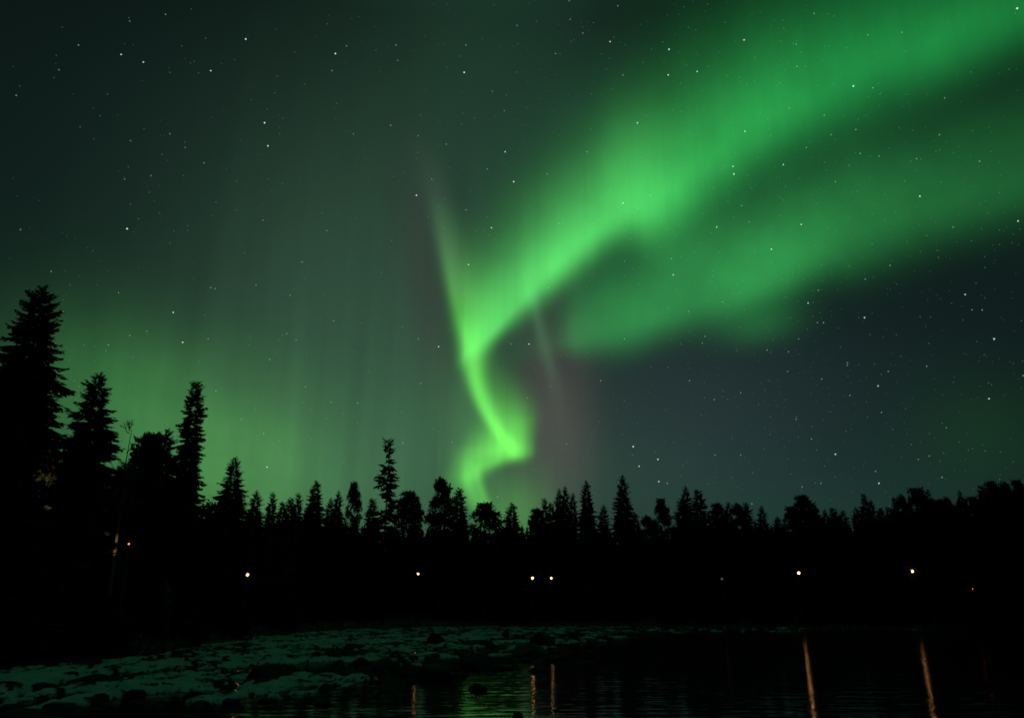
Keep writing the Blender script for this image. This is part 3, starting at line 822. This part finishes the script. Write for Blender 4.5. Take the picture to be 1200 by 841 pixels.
# ------------------------------------------------------------------ the lamps
import bmesh as bmm
def sphere(r, seg=16, ring=10, z=0.0, sq=1.0):
    bm = bmm.new(); bmm.ops.create_uvsphere(bm, u_segments=seg, v_segments=ring, radius=r)
    for v in bm.verts: v.co.z = v.co.z * sq + z
    me = bpy.data.meshes.new('globe'); bm.to_mesh(me); bm.free(); me.shade_smooth(); return me
def lamp(px, py, dist, r, col, power, label, group='lamps glowing along the far bank', hood=False):
    d = ray(px, py); hd = math.hypot(d.x, d.y); x, y = d.x / hd * dist, d.y / hd * dist
    zl = CAM_Z + d.z / hd * dist; zb = gz(x, y)
    t = bpy.data.objects.new('street_lamp', None); COL.objects.link(t); t.location = (x, y, zb)
    tag(t, label, 'lamp', group)
    H = zl - zb
    V, F = tube([(0, 0, -0.2), (0, 0, 0.3), (0, 0, 0.32), (0, 0, H - r - 0.02)], [0.09, 0.09, 0.055, 0.04], 10)
    obj('pole', mesh('lamp pole', V, F, M_METAL), t)
    g = sphere(r); g.materials.append(glow('lamp light', col, power)); obj('globe', g, t, (0, 0, H))
    if hood:
        V, F = [], []
        for rad, z in ((r * 1.15, r * 0.62), (r * 0.85, r * 1.02), (0.04, r * 1.25)):
            V += [(rad * math.cos(2 * math.pi * k / 14), rad * math.sin(2 * math.pi * k / 14), z) for k in range(14)]
        for i_ in range(2): F += [(i_ * 14 + k, i_ * 14 + (k + 1) % 14, i_ * 14 + 14 + (k + 1) % 14, i_ * 14 + 14 + k) for k in range(14)]
        F.append(tuple(range(28, 42)))
        obj('hood', mesh('lamp hood', V, F, M_METAL), t, (0, 0, H))
WARM = (1.0, 0.46, 0.16)
lamp(290, 673, 66, 0.10, WARM, 6, 'lamp glowing low under the broad cone spruce, leftmost of the bright ones')
lamp(490, 672, 113, 0.115, WARM, 9, 'lone lamp glowing below the round pines left of the aurora hook')
lamp(624, 677, 117, 0.14, WARM, 9, 'left and brighter lamp of the close pair under the aurora')
lamp(646, 677, 117, 0.115, (1.0, 0.60, 0.22), 7, 'right and smaller lamp of the close pair under the aurora')
lamp(936, 671, 107, 0.14, WARM, 11, 'lamp glowing below the broad-armed pine at the right')
lamp(1069, 669, 104, 0.13, WARM, 11, 'lamp glowing farthest to the right, below the domed pine')
lamp(151, 637, 41, 0.035, (1.0, 0.30, 0.14), 2.2, 'tiny reddish lamp deep in the left woods beside the lit birch')
lamp(846, 678, 112, 0.13, (0.8, 0.7, 0.6), 0.12, 'very faint greyish lamp in the black wood left of the right-hand lamps')
lamp(1139, 690, 101.5, 0.08, (1.0, 0.06, 0.03), 14.0, 'dim red lamp low on the bank above the red streak in the water')

# added floodlights, supplying the warm light on spruce branches and birch trunk
def added_flood(px, py, dist, aim, watts, cone, label):
    d = ray(px, py); hd = math.hypot(d.x, d.y); x, y = d.x / hd * dist, d.y / hd * dist
    zb = gz(x, y); H = CAM_Z + d.z / hd * dist - zb
    t = bpy.data.objects.new('added_floodlight', None); COL.objects.link(t); t.location = (x, y, zb)
    tag(t, label, 'added_floodlight')
    V, F = tube([(0, 0, -0.2), (0, 0, H - 0.05)], [0.05, 0.035], 10); obj('pole', mesh('floodlight pole', V, F, M_BLACK), t)
    e = ray(aim[0], aim[1]); ed = math.hypot(e.x, e.y)
    tgt = Vector((e.x / ed * aim[2], e.y / ed * aim[2], CAM_Z + e.z / ed * aim[2]))
    c = Vector((x, y, zb + H)); ax = (tgt - c).normalized()
    V, F = tube([ax * -0.16, ax * -0.12, ax * 0.0, ax * 0.14], [0.05, 0.09, 0.11, 0.12], 14, cap=False)
    F.append(tuple(range(0, 14)))
    obj('shade', mesh('floodlight shade', V, F, M_BLACK), t, (0, 0, H))
    ld = bpy.data.lights.new('floodlight beam', 'SPOT'); ld.energy = watts; ld.color = (1.0, 0.55, 0.30); ld.spot_size = math.radians(cone); ld.spot_blend = 0.6; ld.shadow_soft_size = 0.04
    lo_ = obj('bulb', ld, t, (0, 0, H)); lo_.rotation_euler = ax.to_track_quat('-Z', 'Y').to_euler()
added_flood(72, 690, 34.8, (52, 552, 38.6), 1500, 9, 'added shaded spotlight under the tallest spruce, lighting a few of its branches warm')
added_flood(143, 728, 39.4, (132.5, 640, 41.9), 520, 9, 'added shaded spotlight aimed at the low bare birch trunk')

# ------------------------------------------------------------------ stars, far beyond everything
STARS = [(288,46,3),(393,63,3),(142,64,2),(92,53,1.5),(168,73,2),(247,83,2),(310,144,3),(314,171,2.5),(149,268,3.4),(19,112,1.5),(24,269,1.5),(389,83,1.5),(239,191,1.5),(146,210,1.2),
(308,258,1.2),(199,157,1.2),(199,85,1),(69,82,1.2),(194,17,1.2),(213,54,1),(152,25,1.2),(153,165,1.2),(177,206,1.2),(217,173,1.2),(190,181,1),(277,246,1),(253,237,1),(220,270,1),(383,270,1.2),
(241,45,1),(322,109,1),(544,85,3),(546,53,1.5),(464,53,1.5),(406,54,1.5),(724,7,1.8),(715,49,2),(784,58,3),(783,88,2.5),(683,39,1.5),(747,144,2.2),(651,63,1.5),(730,88,1.5),(602,213,2.8),(592,178,2),
(458,147,1.8),(488,229,2.8),(546,246,1.8),(576,267,2),(523,169,1.5),(730,238,2),(688,178,1.5),(641,204,1.3),(747,244,1.5),(762,229,1.5),(571,198,1.3),(490,159,1.2),(506,210,1.2),(414,157,1.2),(466,71,1.3),
(606,30,1.2),(668,23,1.2),(577,107,1.2),(591,130,1.2),(655,262,1.2),(667,1,1.5),(1000,101,3.2),(872,47,2.5),(817,84,2),(1192,10,3.2),(933,52,1.6),(873,154,2),(860,204,3),(859,195,2),(918,193,2),(1003,152,1.8),
(1030,183,1.7),(1078,230,2.6),(1101,158,1.8),(1148,189,1.7),(939,263,2),(840,266,2.2),(1107,115,1.5),(934,78,1.5),(945,173,1.5),(979,213,1.5),(1117,266,1.8),(869,241,1.6),(974,158,1.5),(1008,180,1.8),
(1074,186,1.6),(1193,259,2),(954,16,1.5),(1017,41,1.5),(1057,38,1.2),(925,127,1.3),(878,260,1.5),(1023,103,1.5),(966,135,1.5),(203,366,2.2),(214,401,2.5),(60,318,1.5),(74,365,1.6),(139,343,1.3),(127,404,1.6),
(152,393,1.4),(172,388,1.2),(316,421,1.8),(354,307,1.5),(247,337,1.5),(252,338,1.3),(300,334,1.3),(244,397,1.3),(253,458,1.5),(358,453,1.5),(388,471,1.2),(283,491,1.3),(309,508,1.2),(336,391,1.3),(347,398,1.2),
(340,346,1.2),(391,376,1.3),(313,547,2),(549,310,2),(514,406,2.2),(490,397,1.5),(620,403,2.2),(599,403,1.3),(419,472,1.8),(742,523,3),(771,538,2.6),(749,546,2.2),(772,564,2.3),(782,566,1.8),(704,446,1.8),
(583,582,1.8),(789,322,2),(787,303,1.5),(732,306,1.3),(732,397,1.5),(643,337,1.5),(618,466,1.3),(493,449,1.4),(530,518,1.3),(472,519,1.3),(664,520,1.2),(1013,372,2),(1165,397,3),(904,292,2.2),(1043,311,1.7),
(1131,345,1.9),(959,340,1.7),(947,355,2),(1014,327,1.5),(923,435,1.6),(963,444,1.6),(1029,452,2),(993,425,1.7),(993,428,1.5),(1033,483,1.5),(1159,467,2),(1086,429,1.7),(1041,435,1.5),(899,410,1.6),(924,412,1.5),
(936,397,1.5),(965,378,1.8),(958,378,1.5),(826,394,1.7),(823,402,1.4),(808,446,1.7),(868,460,1.5),(837,468,1.5),(933,491,1.5),(996,463,1.4),(951,514,1.5),(1109,501,1.4),(1151,363,1.7),(1139,363,1.4),(1199,440,1.8),
(847,354,1.5),(807,365,1.4),(838,533,1.4),(868,533,1.5),(940,570,1.6),(881,590,1.4),(979,532,2.2),(1026,552,1.6),(1030,566,2.2),(1104,559,1.7),(962,566,1.5),(1089,534,1.4),(1076,538,1.3)]
rg = np.random.default_rng(3)
rows = [(ray(px, py).normalized(), m) for px, py, m in STARS]
for k in range(13500):                      # the fainter ones, over the whole sky
    v = Vector(rg.normal(size=3)).normalized()
    if v.z < 0.05: continue
    rows.append((v, 0.35 + 0.75 * rg.random() ** 2.5))
for k in range(1000):                       # a denser drift of faint ones in the right half
    v = ray(rg.normal(930, 190), rg.normal(300, 190)).normalized()
    if v.z > 0.1: rows.append((v, 0.3 + 0.55 * rg.random() ** 2))
RS = 12000.0
V, F, MI = [], [], []
for v, m in rows:
    a = v.cross(Vector((0, 0, 1))).normalized(); b_ = v.cross(a); s0 = len(V)
    r = RS / FPX * (0.31 + 0.165 * m)
    c = Vector((0, 0, CAM_Z)) + v * RS
    V += [c + a * r, c + b_ * r, c - a * r, c - b_ * r, c + v * r, c - v * r]
    F += [(s0, s0 + 1, s0 + 4), (s0 + 1, s0 + 2, s0 + 4), (s0 + 2, s0 + 3, s0 + 4), (s0 + 3, s0, s0 + 4), (s0 + 1, s0, s0 + 5), (s0 + 2, s0 + 1, s0 + 5), (s0 + 3, s0 + 2, s0 + 5), (s0, s0 + 3, s0 + 5)]
    hue = int(rg.integers(0, 3))
    MI += [(0 if m < 0.6 else 3 if m < 1.1 else 6 if m < 1.9 else 9) + hue] * 8
sm = mesh('stars', V, F, None)
for st_ in (0.10, 0.18, 0.42, 1.2):
    for c in ((0.75, 0.92, 1.0), (0.85, 1.0, 0.92), (1.0, 0.90, 0.75)):
        m = bpy.data.materials.new('starlight'); m.use_nodes = True; nt = m.node_tree; nt.nodes.clear()
        em = nt.nodes.new('ShaderNodeEmission'); em.inputs['Color'].default_value = (*c, 1); em.inputs['Strength'].default_value = st_ * 0.5
        tr = nt.nodes.new('ShaderNodeBsdfTransparent'); ads = nt.nodes.new('ShaderNodeAddShader'); mo = nt.nodes.new('ShaderNodeOutputMaterial')
        nt.links.new(em.outputs[0], ads.inputs[0]); nt.links.new(tr.outputs[0], ads.inputs[1]); nt.links.new(ads.outputs[0], mo.inputs['Surface'])
        m.cycles.emission_sampling = 'NONE'
        sm.materials.append(m)
sm.polygons.foreach_set('material_index', MI)
tag(obj('stars', sm), 'hundreds of small white stars scattered over the whole night sky', 'stars', kind='stuff')
